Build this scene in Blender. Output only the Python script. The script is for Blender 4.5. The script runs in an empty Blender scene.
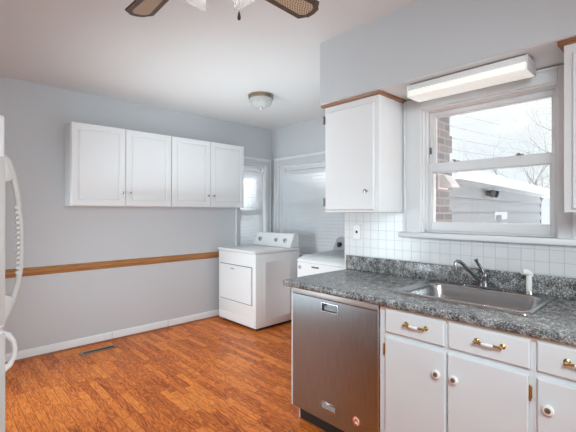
import bpy, bmesh, math, random
from mathutils import Vector, Matrix
random.seed(7)
SC = bpy.context.scene
COL = SC.collection

# ------------------------------------------------------------------ camera
cd = bpy.data.cameras.new('camera'); cam = bpy.data.objects.new('camera', cd); COL.objects.link(cam)
cam.location = (0, 0, 1.36)
cam.rotation_euler = (math.pi/2, 0, -math.atan2(.68861, .72514))
cd.sensor_width = 36; cd.lens = 377/576*36; cd.shift_y = -4/576; cd.clip_start = .02
SC.camera = cam

# ------------------------------------------------------------------ world, sun, area lights, exposure
W = bpy.data.worlds.new('sky'); SC.world = W; W.use_nodes = True
wn, wl = W.node_tree.nodes, W.node_tree.links
bg = wn['Background']
tc = wn.new('ShaderNodeTexCoord'); nz = wn.new('ShaderNodeTexNoise'); rp = wn.new('ShaderNodeValToRGB')
nz.inputs['Scale'].default_value = 2.2; nz.inputs['Detail'].default_value = 5
rp.color_ramp.elements[0].position = .40; rp.color_ramp.elements[0].color = (.90, .955, 1, 1)
rp.color_ramp.elements[1].position = .58; rp.color_ramp.elements[1].color = (1, 1, 1, 1)
wl.new(tc.outputs['Generated'], nz.inputs['Vector']); wl.new(nz.outputs['Fac'], rp.inputs['Fac'])
wl.new(rp.outputs['Color'], bg.inputs['Color']); bg.inputs['Strength'].default_value = 1.15

def light(name, kind, loc, energy, col=(1, 1, 1), target=None, **kw):
    d = bpy.data.lights.new(name, kind); d.energy = energy; d.color = col
    for k, v in kw.items(): setattr(d, k, v)
    o = bpy.data.objects.new(name, d); COL.objects.link(o); o.location = loc
    if target: o.rotation_euler = (Vector(target)-Vector(loc)).to_track_quat('-Z', 'Y').to_euler()
    return o
light('sun', 'SUN', (7.2, 8.5, 5.6), 38.0, (1, .98, .95), (2.2, 4.2, 2.3), angle=math.radians(28))
# added fill lamps, unseen: one behind the camera, one at the left wall
light('rear_fill', 'AREA', (1.15, -3.45, 1.1), 62, (.81, .94, 1), (1.5, 2, 1.2), shape='RECTANGLE', size=1.8, size_y=1.9)
light('left_fill', 'AREA', (-.53, 3.05, .85), 28, (.80, .94, 1), (2.66, 2.85, .75), shape='RECTANGLE', size=1.0, size_y=1.5, spread=math.radians(92))
light('camera_side_fill', 'AREA', (.25, -.25, 1.95), 16, (.81, .945, 1), (2.5, 2.5, .2), shape='DISK', size=.6, spread=math.radians(110))  # added fill lamp beside the camera for cabinets, dryer and floor
# added upward fill lamp in mid-room, unseen, bounced off the ceiling
light('ceiling_bounce_fill', 'AREA', (2.0, 2.8, 1.55), 11.5, (.79, .94, 1), (2.0, 2.801, 2.57), shape='RECTANGLE', size=1.6, size_y=1.7)
SC.view_settings.view_transform = 'Standard'; SC.view_settings.look = 'None'
SC.view_settings.gamma = 1; SC.view_settings.use_curve_mapping = False
SC.view_settings.exposure = 0.0
SC.cycles.use_denoising = True
SC.cycles.max_bounces = 10; SC.cycles.diffuse_bounces = 6; SC.cycles.transparent_max_bounces = 16
SC.cycles.sample_clamp_indirect = 6

# ------------------------------------------------------------------ materials
def newmat(name):
    m = bpy.data.materials.new(name); m.use_nodes = True
    return m, m.node_tree.nodes, m.node_tree.links, m.node_tree.nodes['Principled BSDF']
def mat(name, col, rough=.5, metal=0, var=.03, scale=8, bump=0, bscale=200, stretch=None, spec=.5, coat=0):
    """plain surface with a faint procedural variation in tone and an optional bump"""
    m, n, l, b = newmat(name)
    tc = n.new('ShaderNodeTexCoord'); mp = n.new('ShaderNodeMapping'); nz = n.new('ShaderNodeTexNoise'); mx = n.new('ShaderNodeMix')
    mx.data_type = 'RGBA'
    if stretch: mp.inputs['Scale'].default_value = stretch
    l.new(tc.outputs['Object'], mp.inputs['Vector']); l.new(mp.outputs['Vector'], nz.inputs['Vector'])
    nz.inputs['Scale'].default_value = scale; nz.inputs['Detail'].default_value = 3
    c = Vector(col)
    mx.inputs['A'].default_value = (*(c*(1-var)), 1); mx.inputs['B'].default_value = (*[min(1, v*(1+var)) for v in c], 1)
    l.new(nz.outputs['Fac'], mx.inputs['Factor']); l.new(mx.outputs['Result'], b.inputs['Base Color'])
    b.inputs['Roughness'].default_value = rough; b.inputs['Metallic'].default_value = metal
    b.inputs['Specular IOR Level'].default_value = spec; b.inputs['Coat Weight'].default_value = coat
    if bump:
        n2 = n.new('ShaderNodeTexNoise'); n2.inputs['Scale'].default_value = bscale
        bp = n.new('ShaderNodeBump'); bp.inputs['Strength'].default_value = bump; bp.inputs['Distance'].default_value = .002
        l.new(mp.outputs['Vector'], n2.inputs['Vector']); l.new(n2.outputs['Fac'], bp.inputs['Height']); l.new(bp.outputs['Normal'], b.inputs['Normal'])
    return m
def math_node(n, l, op, a, b=None, c=None):
    k = n.new('ShaderNodeMath'); k.operation = op
    for i, v in enumerate((a, b, c)):
        if v is None: continue
        if isinstance(v, (int, float)): k.inputs[i].default_value = v
        else: l.new(v, k.inputs[i])
    return k.outputs[0]
def ramp(n, l, fac, stops):
    r = n.new('ShaderNodeValToRGB'); e = r.color_ramp.elements
    while len(e) < len(stops): e.new(.5)
    for k, (p, c) in zip(e, stops): k.position = p; k.color = (*c, 1)
    l.new(fac, r.inputs['Fac']); return r.outputs['Color']

M = {}
M['wall'] = mat('grey_wall_paint', (.59, .61, .63), .55, var=.015, scale=3, bump=.05, bscale=150)
M['ceiling'] = mat('ceiling_paint', (.74, .735, .73), .8, var=.015, scale=2, bump=.06, bscale=90)
M['trim'] = mat('white_trim_paint', (.80, .81, .82), .4, var=.015)
M['cab'] = mat('white_cabinet_paint', (.80, .80, .805), .38, var=.012, scale=5)
M['cablow'] = mat('painted_base_cabinet', (.74, .765, .785), .38, var=.02, scale=5)
M['raw'] = mat('raw_wood_edge', (.62, .42, .32), .5, var=.12, scale=6, stretch=(4, 1, 20))
M['enamel'] = mat('white_appliance_enamel', (.80, .805, .81), .22, var=.01)
M['plastic'] = mat('white_plastic', (.80, .80, .79), .3, var=.01)
M['fridgep'] = mat('fridge_white_textured', (.82, .82, .82), .4, var=.01, bump=.02, bscale=300)
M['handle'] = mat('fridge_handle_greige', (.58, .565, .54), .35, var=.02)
M['grey'] = mat('grey_plastic', (.36, .37, .38), .35, var=.03)
M['dark'] = mat('black_plastic', (.02, .02, .022), .4, var=.1)
M['darkgrey'] = mat('dark_grey_line', (.14, .14, .15), .5, var=.1)
M['chrome'] = mat('chrome', (.62, .62, .63), .16, 1, var=.02)
M['faucet'] = mat('worn_chrome_faucet', (.30, .30, .31), .2, 1, var=.05, scale=30)
M['brass'] = mat('brass', (.62, .43, .17), .25, 1, var=.06, scale=40)
M['bronze'] = mat('antique_bronze', (.30, .25, .19), .35, .8, var=.15, scale=30)
M['steel_sink'] = mat('satin_steel_sink', (.50, .505, .51), .25, 1, var=.05, scale=30, bump=.04, bscale=400, stretch=(1, .1, 1))
M['strip'] = mat('satin_steel_strip', (.62, .62, .62), .5, 1, var=.03, scale=30, stretch=(1, 20, 1))
M['ceramic'] = mat('white_ceramic', (.86, .85, .82), .15, var=.01)
M['fan_metal'] = mat('white_fan_enamel', (.82, .81, .79), .3, var=.01)
M['siding'] = mat('pale_siding', (.40, .415, .44), .6, var=.05, scale=3, stretch=(1, 1, 6))
M['outwhite'] = mat('outdoor_white_paint', (.74, .76, .78), .6, var=.03)
M['bark'] = mat('grey_bark', (.24, .23, .23), .9, var=.15, scale=20)
M['wire'] = mat('power_wire', (.45, .46, .48), .7, var=.05)
M['ground'] = mat('pale_gravel_ground', (.40, .41, .42), .95, var=.25, scale=6)
M['roofing'] = mat('grey_roofing', (.45, .45, .46), .9, var=.2, scale=30)
M['winblind_dark'] = mat('dark_window_glass', (.16, .18, .20), .1, var=.1)
M['sticker'] = mat('orange_red_sticker', (.75, .20, .09), .4, var=.1, scale=60)

def wood_mat(name, c0, c1, stretch, rough=.35, scale=12):
    m, n, l, b = newmat(name)
    tc = n.new('ShaderNodeTexCoord'); mp = n.new('ShaderNodeMapping'); mp.inputs['Scale'].default_value = stretch
    nz = n.new('ShaderNodeTexNoise'); nz.inputs['Scale'].default_value = scale; nz.inputs['Detail'].default_value = 5
    l.new(tc.outputs['Object'], mp.inputs['Vector']); l.new(mp.outputs['Vector'], nz.inputs['Vector'])
    l.new(ramp(n, l, nz.outputs['Fac'], [(.3, c0), (.7, c1)]), b.inputs['Base Color'])
    b.inputs['Roughness'].default_value = rough
    return m
M['oak'] = wood_mat('golden_oak_rail', (.30, .12, .035), (.56, .27, .10), (1, 10, 60), .35, 5)
M['cherry'] = wood_mat('reddish_wood_moulding', (.20, .075, .03), (.36, .15, .065), (20, 1.5, 20), .3, 6)
M['walnut'] = wood_mat('dark_walnut_blade', (.06, .032, .021), (.12, .063, .04), (8, 8, 8), .6, 6)

def floor_mat():
    m, n, l, b = newmat('oak_strip_laminate')
    tc = n.new('ShaderNodeTexCoord'); sp = n.new('ShaderNodeSeparateXYZ'); l.new(tc.outputs['Object'], sp.inputs[0])
    Wd, Ln = .057, .37
    xs = math_node(n, l, 'DIVIDE', sp.outputs['X'], Wd); row = math_node(n, l, 'FLOOR', xs)
    w1 = n.new('ShaderNodeTexWhiteNoise'); w1.noise_dimensions = '1D'; l.new(row, w1.inputs['W'])
    ys = math_node(n, l, 'ADD', math_node(n, l, 'DIVIDE', sp.outputs['Y'], Ln), math_node(n, l, 'MULTIPLY', w1.outputs['Value'], 7.3))
    idx = math_node(n, l, 'FLOOR', ys)
    cb = n.new('ShaderNodeCombineXYZ'); l.new(row, cb.inputs[0]); l.new(idx, cb.inputs[1])
    w2 = n.new('ShaderNodeTexWhiteNoise'); w2.noise_dimensions = '2D'; l.new(cb.outputs[0], w2.inputs['Vector'])
    rnd = w2.outputs['Value']
    # grain, shifted plank by plank
    c2 = n.new('ShaderNodeCombineXYZ')
    l.new(math_node(n, l, 'MULTIPLY', sp.outputs['X'], 16), c2.inputs[0]); l.new(math_node(n, l, 'MULTIPLY', sp.outputs['Y'], 1.7), c2.inputs[1])
    l.new(math_node(n, l, 'MULTIPLY', rnd, 37), c2.inputs[2])
    g1 = n.new('ShaderNodeTexNoise'); g1.inputs['Scale'].default_value = 1.5; g1.inputs['Detail'].default_value = 2; l.new(c2.outputs[0], g1.inputs['Vector'])
    rings = math_node(n, l, 'FRACT', math_node(n, l, 'MULTIPLY', g1.outputs['Fac'], 11))
    tri = math_node(n, l, 'ABSOLUTE', math_node(n, l, 'SUBTRACT', rings, .5))       # 0..0.5
    c3 = n.new('ShaderNodeCombineXYZ')
    l.new(math_node(n, l, 'MULTIPLY', sp.outputs['X'], 260), c3.inputs[0]); l.new(math_node(n, l, 'MULTIPLY', sp.outputs['Y'], 9), c3.inputs[1]); l.new(rnd, c3.inputs[2])
    g2 = n.new('ShaderNodeTexNoise'); g2.inputs['Scale'].default_value = 1; g2.inputs['Detail'].default_value = 3; l.new(c3.outputs[0], g2.inputs['Vector'])
    f = math_node(n, l, 'ADD', math_node(n, l, 'MULTIPLY', tri, .8), math_node(n, l, 'MULTIPLY', g2.outputs['Fac'], .55))
    f = math_node(n, l, 'ADD', f, math_node(n, l, 'MULTIPLY', math_node(n, l, 'SUBTRACT', rnd, .5), .34))
    colr = ramp(n, l, f, [(.10, (.25, .040, .007)), (.34, (.57, .130, .020)), (.58, (.82, .225, .038)), (.88, (.94, .36, .08))])
    # seams
    fx = math_node(n, l, 'FRACT', xs); fy = math_node(n, l, 'FRACT', ys)
    ex = math_node(n, l, 'LESS_THAN', math_node(n, l, 'MINIMUM', fx, math_node(n, l, 'SUBTRACT', 1, fx)), .02)
    ey = math_node(n, l, 'LESS_THAN', math_node(n, l, 'MINIMUM', fy, math_node(n, l, 'SUBTRACT', 1, fy)), .003)
    seam = math_node(n, l, 'MULTIPLY', math_node(n, l, 'MAXIMUM', ex, ey), .75)
    mx = n.new('ShaderNodeMix'); mx.data_type = 'RGBA'; l.new(seam, mx.inputs['Factor']); l.new(colr, mx.inputs['A']); mx.inputs['B'].default_value = (.10, .03, .012, 1)
    l.new(mx.outputs['Result'], b.inputs['Base Color']); b.inputs['Roughness'].default_value = .36; b.inputs['Specular IOR Level'].default_value = .22
    return m
M['floor'] = floor_mat()

def granite_mat():
    m, n, l, b = newmat('speckled_grey_laminate')
    tc = n.new('ShaderNodeTexCoord')
    def noise(s, d=2, r=.6):
        k = n.new('ShaderNodeTexNoise'); k.inputs['Scale'].default_value = s; k.inputs['Detail'].default_value = d; k.inputs['Roughness'].default_value = r
        l.new(tc.outputs['Object'], k.inputs['Vector']); return k.outputs['Fac']
    a = math_node(n, l, 'ADD', math_node(n, l, 'MULTIPLY', noise(120, 3, .75), .72), math_node(n, l, 'MULTIPLY', noise(24), .33))
    c = ramp(n, l, a, [(.38, (.02, .02, .022)), (.465, (.10, .10, .10)), (.53, (.22, .22, .22)), (.59, (.38, .38, .375)), (.68, (.68, .68, .67))])
    l.new(c, b.inputs['Base Color']); b.inputs['Roughness'].default_value = .22
    return m
M['granite'] = granite_mat()

def tile_mat(name, w, h, col, mortar, msize, axis, rough=.25, offset=0, colvar=.02, off=(0, 0)):
    m, n, l, b = newmat(name)
    tc = n.new('ShaderNodeTexCoord'); sp = n.new('ShaderNodeSeparateXYZ'); cb = n.new('ShaderNodeCombineXYZ'); br = n.new('ShaderNodeTexBrick')
    l.new(tc.outputs['Object'], sp.inputs[0])
    l.new(math_node(n, l, 'ADD', sp.outputs[axis], off[0]), cb.inputs[0]); l.new(math_node(n, l, 'ADD', sp.outputs['Z'], off[1]), cb.inputs[1])
    l.new(cb.outputs[0], br.inputs['Vector'])
    br.offset = offset; br.inputs['Scale'].default_value = 1; br.inputs['Brick Width'].default_value = w; br.inputs['Row Height'].default_value = h
    br.inputs['Mortar Size'].default_value = msize; br.inputs['Mortar Smooth'].default_value = .3
    c = Vector(col)
    br.inputs['Color1'].default_value = (*(c*(1-colvar)), 1); br.inputs['Color2'].default_value = (*(c*(1+colvar)), 1); br.inputs['Mortar'].default_value = (*mortar, 1)
    l.new(br.outputs['Color'], b.inputs['Base Color']); b.inputs['Roughness'].default_value = rough
    bp = n.new('ShaderNodeBump'); bp.invert = True; bp.inputs['Strength'].default_value = .6; bp.inputs['Distance'].default_value = .002
    l.new(br.outputs['Fac'], bp.inputs['Height']); l.new(bp.outputs['Normal'], b.inputs['Normal'])
    return m
M['tile'] = tile_mat('white_ceramic_tile', .066, .066, (.74, .75, .755), (.56, .57, .58), .0016, 'Y', .2, off=(.03, .03))
M['brick'] = tile_mat('weathered_pale_brick', .22, .075, (.22, .235, .25), (.33, .345, .36), .012, 'X', .9, .5, .22)
M['brickY'] = tile_mat('weathered_pale_brick_side', .22, .075, (.22, .235, .25), (.33, .345, .36), .012, 'Y', .9, .5, .22)

def cane_mat():
    m, n, l, b = newmat('woven_cane')
    tc = n.new('ShaderNodeTexCoord'); ck = n.new('ShaderNodeTexChecker'); ck.inputs['Scale'].default_value = 130
    l.new(tc.outputs['Object'], ck.inputs['Vector'])
    ck.inputs['Color1'].default_value = (.66, .52, .36, 1); ck.inputs['Color2'].default_value = (.26, .17, .10, 1)
    l.new(ck.outputs['Color'], b.inputs['Base Color']); b.inputs['Roughness'].default_value = .6
    return m
M['cane'] = cane_mat()

def brushed():
    m, n, l, b = newmat('brushed_stainless_steel')
    tc = n.new('ShaderNodeTexCoord'); mp = n.new('ShaderNodeMapping'); mp.inputs['Scale'].default_value = (1, 60, 1.2)
    nz = n.new('ShaderNodeTexNoise'); nz.inputs['Scale'].default_value = 6; nz.inputs['Detail'].default_value = 4
    l.new(tc.outputs['Object'], mp.inputs['Vector']); l.new(mp.outputs['Vector'], nz.inputs['Vector'])
    l.new(ramp(n, l, nz.outputs['Fac'], [(.3, (.30, .325, .345)), (.7, (.40, .425, .445))]), b.inputs['Base Color'])
    b.inputs['Metallic'].default_value = 1; b.inputs['Roughness'].default_value = .30
    b.inputs['Anisotropic'].default_value = .6
    return m
M['steel'] = brushed()

def glass_mat(name, tint=(1, 1, 1), gloss=.06, bump=0):
    """thin pane: mostly lets light straight through, with a faint mirror"""
    m, n, l, b = newmat(name); n.remove(b)
    t = n.new('ShaderNodeBsdfTransparent'); t.inputs['Color'].default_value = (*tint, 1)
    g = n.new('ShaderNodeBsdfGlossy'); g.inputs['Roughness'].default_value = .03
    mx = n.new('ShaderNodeMixShader'); nz = n.new('ShaderNodeTexNoise'); nz.inputs['Scale'].default_value = 4
    tc = n.new('ShaderNodeTexCoord'); l.new(tc.outputs['Object'], nz.inputs['Vector'])
    l.new(math_node(n, l, 'MULTIPLY_ADD', nz.outputs['Fac'], .01, gloss-.005), mx.inputs['Fac'])
    l.new(t.outputs[0], mx.inputs[1]); l.new(g.outputs[0], mx.inputs[2]); l.new(mx.outputs[0], n['Material Output'].inputs['Surface'])
    return m
M['pane'] = glass_mat('window_pane', (.96, .98, .98), .05)

def frosted(name, col, transp=.35, bump=.0, bscale=60, emit=0):
    m, n, l, b = newmat(name)
    t = n.new('ShaderNodeBsdfTransparent'); tr = n.new('ShaderNodeBsdfTranslucent'); tr.inputs['Color'].default_value = (*col, 1)
    b.inputs['Base Color'].default_value = (*col, 1); b.inputs['Roughness'].default_value = .12
    if emit: b.inputs['Emission Color'].default_value = (1, .98, .93, 1); b.inputs['Emission Strength'].default_value = emit
    vo = n.new('ShaderNodeTexVoronoi'); vo.inputs['Scale'].default_value = bscale
    tc = n.new('ShaderNodeTexCoord'); l.new(tc.outputs['Object'], vo.inputs['Vector'])
    bp = n.new('ShaderNodeBump'); bp.inputs['Strength'].default_value = bump; bp.inputs['Distance'].default_value = .01
    l.new(vo.outputs['Distance'], bp.inputs['Height']); l.new(bp.outputs['Normal'], b.inputs['Normal'])
    m1 = n.new('ShaderNodeMixShader'); m1.inputs['Fac'].default_value = .5; m2 = n.new('ShaderNodeMixShader'); m2.inputs['Fac'].default_value = transp
    l.new(b.outputs[0], m1.inputs[1]); l.new(tr.outputs[0], m1.inputs[2]); l.new(m1.outputs[0], m2.inputs[1]); l.new(t.outputs[0], m2.inputs[2])
    l.new(m2.outputs[0], n['Material Output'].inputs['Surface'])
    return m
M['cutglass'] = frosted('cut_glass_bowl', (.88, .90, .90), .12, 1.0, 42)
M['shade'] = frosted('clear_frosted_shade', (.92, .92, .90), .72, .4, 60)

def blind_mat():
    m, n, l, b = newmat('translucent_vinyl_slat')
    tr = n.new('ShaderNodeBsdfTranslucent'); tr.inputs['Color'].default_value = (.86, .88, .90, 1)
    nz = n.new('ShaderNodeTexNoise'); nz.inputs['Scale'].default_value = 6
    l.new(ramp(n, l, nz.outputs['Fac'], [(.3, (.86, .87, .88)), (.7, (.90, .91, .92))]), b.inputs['Base Color']); b.inputs['Roughness'].default_value = .4
    mx = n.new('ShaderNodeMixShader'); mx.inputs['Fac'].default_value = .5
    l.new(b.outputs[0], mx.inputs[1]); l.new(tr.outputs[0], mx.inputs[2]); l.new(mx.outputs[0], n['Material Output'].inputs['Surface'])
    return m
M['slat'] = blind_mat()

def emit_mat(name, col, s, base=(.9, .9, .88)):
    m, n, l, b = newmat(name)
    b.inputs['Base Color'].default_value = (*base, 1)
    b.inputs['Emission Color'].default_value = (*col, 1)
    nz = n.new('ShaderNodeTexNoise'); nz.inputs['Scale'].default_value = 3
    l.new(math_node(n, l, 'MULTIPLY_ADD', nz.outputs['Fac'], .1*s, .95*s), b.inputs['Emission Strength'])
    return m
M['tube_light'] = emit_mat('lit_fluorescent_diffuser', (1, .98, .88), .36)
M['bulb'] = emit_mat('lit_bulb', (1, .95, .88), 6)
M['bulb_small'] = emit_mat('lit_small_bulb', (1, .96, .9), .3)

# ------------------------------------------------------------------ mesh helpers
ORG = {}
class MB:
    """collects shapes in world coordinates and links them as ONE mesh object"""
    def __init__(s): s.v = []; s.f = []
    def add(s, vs, fs):
        k = len(s.v); s.v += [Vector(v) for v in vs]; s.f += [[i+k for i in f] for f in fs]; return s
    def box(s, x0, x1, y0, y1, z0, z1):
        x0, x1 = sorted((x0, x1)); y0, y1 = sorted((y0, y1)); z0, z1 = sorted((z0, z1))
        return s.add([(x0,y0,z0),(x1,y0,z0),(x1,y1,z0),(x0,y1,z0),(x0,y0,z1),(x1,y0,z1),(x1,y1,z1),(x0,y1,z1)],
                     [(0,3,2,1),(4,5,6,7),(0,1,5,4),(1,2,6,5),(2,3,7,6),(3,0,4,7)])
    def prism(s, pts, dvec):
        """extrude a closed 3D polygon along dvec"""
        n = len(pts); d = Vector(dvec); a = [Vector(p) for p in pts]
        return s.add(a+[p+d for p in a], [tuple(range(n))[::-1], tuple(range(n, 2*n))]+[(i, (i+1) % n, n+(i+1) % n, n+i) for i in range(n)])
    def lathe(s, org, axis, prof, seg=20, cap=True):
        ax = Vector(axis).normalized(); u = ax.orthogonal().normalized(); w = ax.cross(u); o = Vector(org)
        vs = []; fs = []
        for r, h in prof:
            for k in range(seg):
                t = 2*math.pi*k/seg; vs.append(o+ax*h+(u*math.cos(t)+w*math.sin(t))*max(r, 1e-5))
        for i in range(len(prof)-1):
            for k in range(seg):
                a = i*seg+k; b_ = i*seg+(k+1) % seg; fs.append((a, b_, b_+seg, a+seg))
        if cap:
            fs.append(tuple(range(seg))[::-1]); fs.append(tuple(range((len(prof)-1)*seg, len(prof)*seg)))
        return s.add(vs, fs)
    def tube(s, pts, r, seg=10, flat=1.0, up=(0, 0, 1)):
        P = [Vector(p) for p in pts]; n = len(P); R = r if isinstance(r, (list, tuple)) else [r]*n
        vs = []; fs = []; prev = None
        for i, p in enumerate(P):
            t = (P[min(i+1, n-1)]-P[max(i-1, 0)]).normalized()
            if prev is None:
                u = Vector(up).cross(t)
                if u.length < 1e-3: u = t.orthogonal()
                u.normalize()
            else:
                u = prev-t*prev.dot(t); u.normalize()
            prev = u; w = t.cross(u)
            for k in range(seg):
                a = 2*math.pi*k/seg; vs.append(p+u*math.cos(a)*R[i]*flat+w*math.sin(a)*R[i])
        for i in range(n-1):
            for k in range(seg):
                a = i*seg+k; b_ = i*seg+(k+1) % seg; fs.append((a, b_, b_+seg, a+seg))
        fs.append(tuple(range(seg))[::-1]); fs.append(tuple(range((n-1)*seg, n*seg)))
        return s.add(vs, fs)
    def panel(s, o, u, v, nrm, w, h, rings, t):
        """slab of size w x h from corner o along u, v; rings = [(inset, height along nrm)] nested on its face; t = thickness behind"""
        o, u, v, nn = Vector(o), Vector(u), Vector(v), Vector(nrm)
        def R(i, d): return [o+u*i+v*i+nn*d, o+u*(w-i)+v*i+nn*d, o+u*(w-i)+v*(h-i)+nn*d, o+u*i+v*(h-i)+nn*d]
        vs = R(0, -t); fs = [(3, 2, 1, 0)]
        for i, d in rings: vs += R(i, d)
        for k in range(len(rings)):
            for j in range(4): fs.append((4*k+j, 4*k+(j+1) % 4, 4*k+4+(j+1) % 4, 4*k+4+j))
        e = 4*len(rings); fs.append((e, e+1, e+2, e+3))
        return s.add(vs, fs)
    def build(s, name, m, parent=None, bevel=0, seg=2, smooth=True, angle=35):
        org = ORG[parent] if parent else Vector((0, 0, 0))
        return mkobj(name, s.v, s.f, m, parent, org, bevel, seg, smooth, angle)
def mkobj(name, vs, fs, m, parent, org, bevel, seg, smooth, angle):
    me = bpy.data.meshes.new(name); bm = bmesh.new()
    bv = [bm.verts.new(v-org) for v in vs]
    for f in fs:
        try: bm.faces.new([bv[i] for i in f])
        except ValueError: pass
    bmesh.ops.recalc_face_normals(bm, faces=bm.faces)
    if bevel:
        es = [e for e in bm.edges if len(e.link_faces) == 2 and e.calc_face_angle(0) > .6]
        bmesh.ops.bevel(bm, geom=es, offset=bevel, segments=seg, profile=.5, affect='EDGES', clamp_overlap=True)
    bm.to_mesh(me); bm.free()
    if smooth:
        for p in me.polygons: p.use_smooth = True
        me.set_sharp_from_angle(angle=math.radians(angle))
    o = bpy.data.objects.new(name, me); COL.objects.link(o); me.materials.append(m)
    if parent: o.parent = parent
    ORG[o] = org
    return o
def tag(o, label, cat, group=None):
    o['label'] = label; o['category'] = cat
    if group: o['group'] = group
    return o
def thing(name, label, cat, loc, group=None):
    o = bpy.data.objects.new(name, None); COL.objects.link(o); o.location = loc; o.empty_display_size = .1
    ORG[o] = Vector(loc)
    return tag(o, label, cat, group)
def struct(o): o['kind'] = 'structure'; return o
def struct_empty(name, loc):
    o = bpy.data.objects.new(name, None); COL.objects.link(o); o.location = loc; ORG[o] = Vector(loc); return struct(o)

# ------------------------------------------------------------------ the setting
CE = 2.57
struct(MB().box(-.75, 3.9, -3.7, 4.44, -.12, 0).build('floor', M['floor']))
struct(MB().box(-.75, 4.15, -3.7, 4.7, CE, CE+.14).build('ceiling', M['ceiling']))
def wall_with_hole(axis, p0, p1, a0, a1, h0, h1, z0, z1, zt=CE):
    b = MB()
    def bx(a, c, zz0, zz1):
        if axis == 'X': b.box(p0, p1, a, c, zz0, zz1)
        else: b.box(a, c, p0, p1, zz0, zz1)
    bx(a0, h0, 0, zt); bx(h1, a1, 0, zt); bx(h0, h1, 0, z0); bx(h0, h1, z1, zt)
    return b
NX0, NX1, NZ0, NZ1 = 3.07, 3.545, .80, 2.03           # narrow laundry window opening
WY0, WY1, WZ0, WZ1 = 2.80, 4.03, .80, 2.03            # wide laundry window opening
SY0, SY1, SZ0, SZ1 = .455, 1.222, 1.222, 2.05          # sink window opening
struct(wall_with_hole('Y', 4.2, 4.40, -.75, 3.86, NX0, NX1, NZ0, NZ1).build('wall_back', M['wall'], smooth=False))
struct(wall_with_hole('X', 3.66, 3.86, 1.757, 4.2, WY0, WY1, WZ0, WZ1).build('wall_far_right', M['wall'], smooth=False))
struct(wall_with_hole('X', 2.4, 2.60, -3.5, 1.857, SY0, SY1, SZ0, SZ1).build('wall_right', M['wall'], smooth=False))
struct(MB().box(2.60, 3.66, 1.757, 1.857, 0, CE).build('wall_laundry_side', M['wall'], smooth=False))
br = MB().box(2.62, 3.86, 1.66, 1.757, -.6, CE)
for k in range(16):                                   # toothed corner of the outer brick
    if k % 2: br.box(3.86, 3.915, 1.66, 1.757, -.5+k*.19, -.5+k*.19+.17)
struct(br.build('wall_outer_brick', M['brick'], smooth=False))
struct(MB().box(3.865, 3.93, 1.76, 4.45, -.6, .78).build('wall_outer_brick_side', M['brickY'], smooth=False))
struct(MB().box(-.75, -.55, -3.5, 4.2, 0, CE).build('wall_left', M['wall'], smooth=False))
struct(MB().box(-.75, 2.6, -3.7, -3.5, 0, CE).build('wall_front', M['wall'], smooth=False))
struct(MB().box(2.03, 2.40, -1.3, 1.803, 2.134, CE).build('wall_soffit', M['wall'], smooth=False))
struct(MB().box(2.034, 2.40, -1.3, 1.80, 2.1305, 2.1335).build('ceiling_soffit', M['trim'], smooth=False))
# tile field and granite-laminate stays a thing of its own
tl = MB().box(2.392, 2.40, -1.3, 1.857, .915, 1.187)
tl.box(2.392, 2.40, 1.335, 1.857, 1.187, 1.358).box(2.392, 2.40, -1.3, .372, 1.187, 1.358)
tl.box(2.392, 2.41, 1.857, 1.864, .915, 1.358)
struct(tl.build('wall_right_tile', M['tile'], smooth=False))
# chair rail: moulded profile swept along the back wall
prof = [(0, .0), (.012, .004), (.018, .014), (.013, .022), (.024, .032), (.026, .044), (.018, .054), (.022, .064), (.012, .074), (0, .078)]
struct(MB().prism([(-.55, 4.2-d, .765+h) for d, h in prof], (3.50, 0, 0)).build('trim_1', M['oak'], angle=50))
bb = [(0, 0), (.014, 0), (.014, .07), (.010, .082), (.004, .088), (0, .088)]
b = MB()
for x0, x1 in ((-.55, 1.40), (1.405, 2.03), (2.035, 3.66)):
    b.prism([(x0, 4.2-d, h) for d, h in bb], (x1-x0, 0, 0))
struct(b.build('baseboard_back', M['trim'], angle=50))
struct(MB().prism([(-.55, 4.186, 0), (-.55, 4.176, 0), (-.55, 4.180, .012), (-.55, 4.186, .016)], (4.2, 0, 0)).build('baseboard_back_shoe', M['cherry']))
struct(MB().prism([(3.66-d, 1.86, h) for d, h in bb], (0, 2.34, 0)).build('baseboard_far_right', M['trim'], angle=50))

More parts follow.
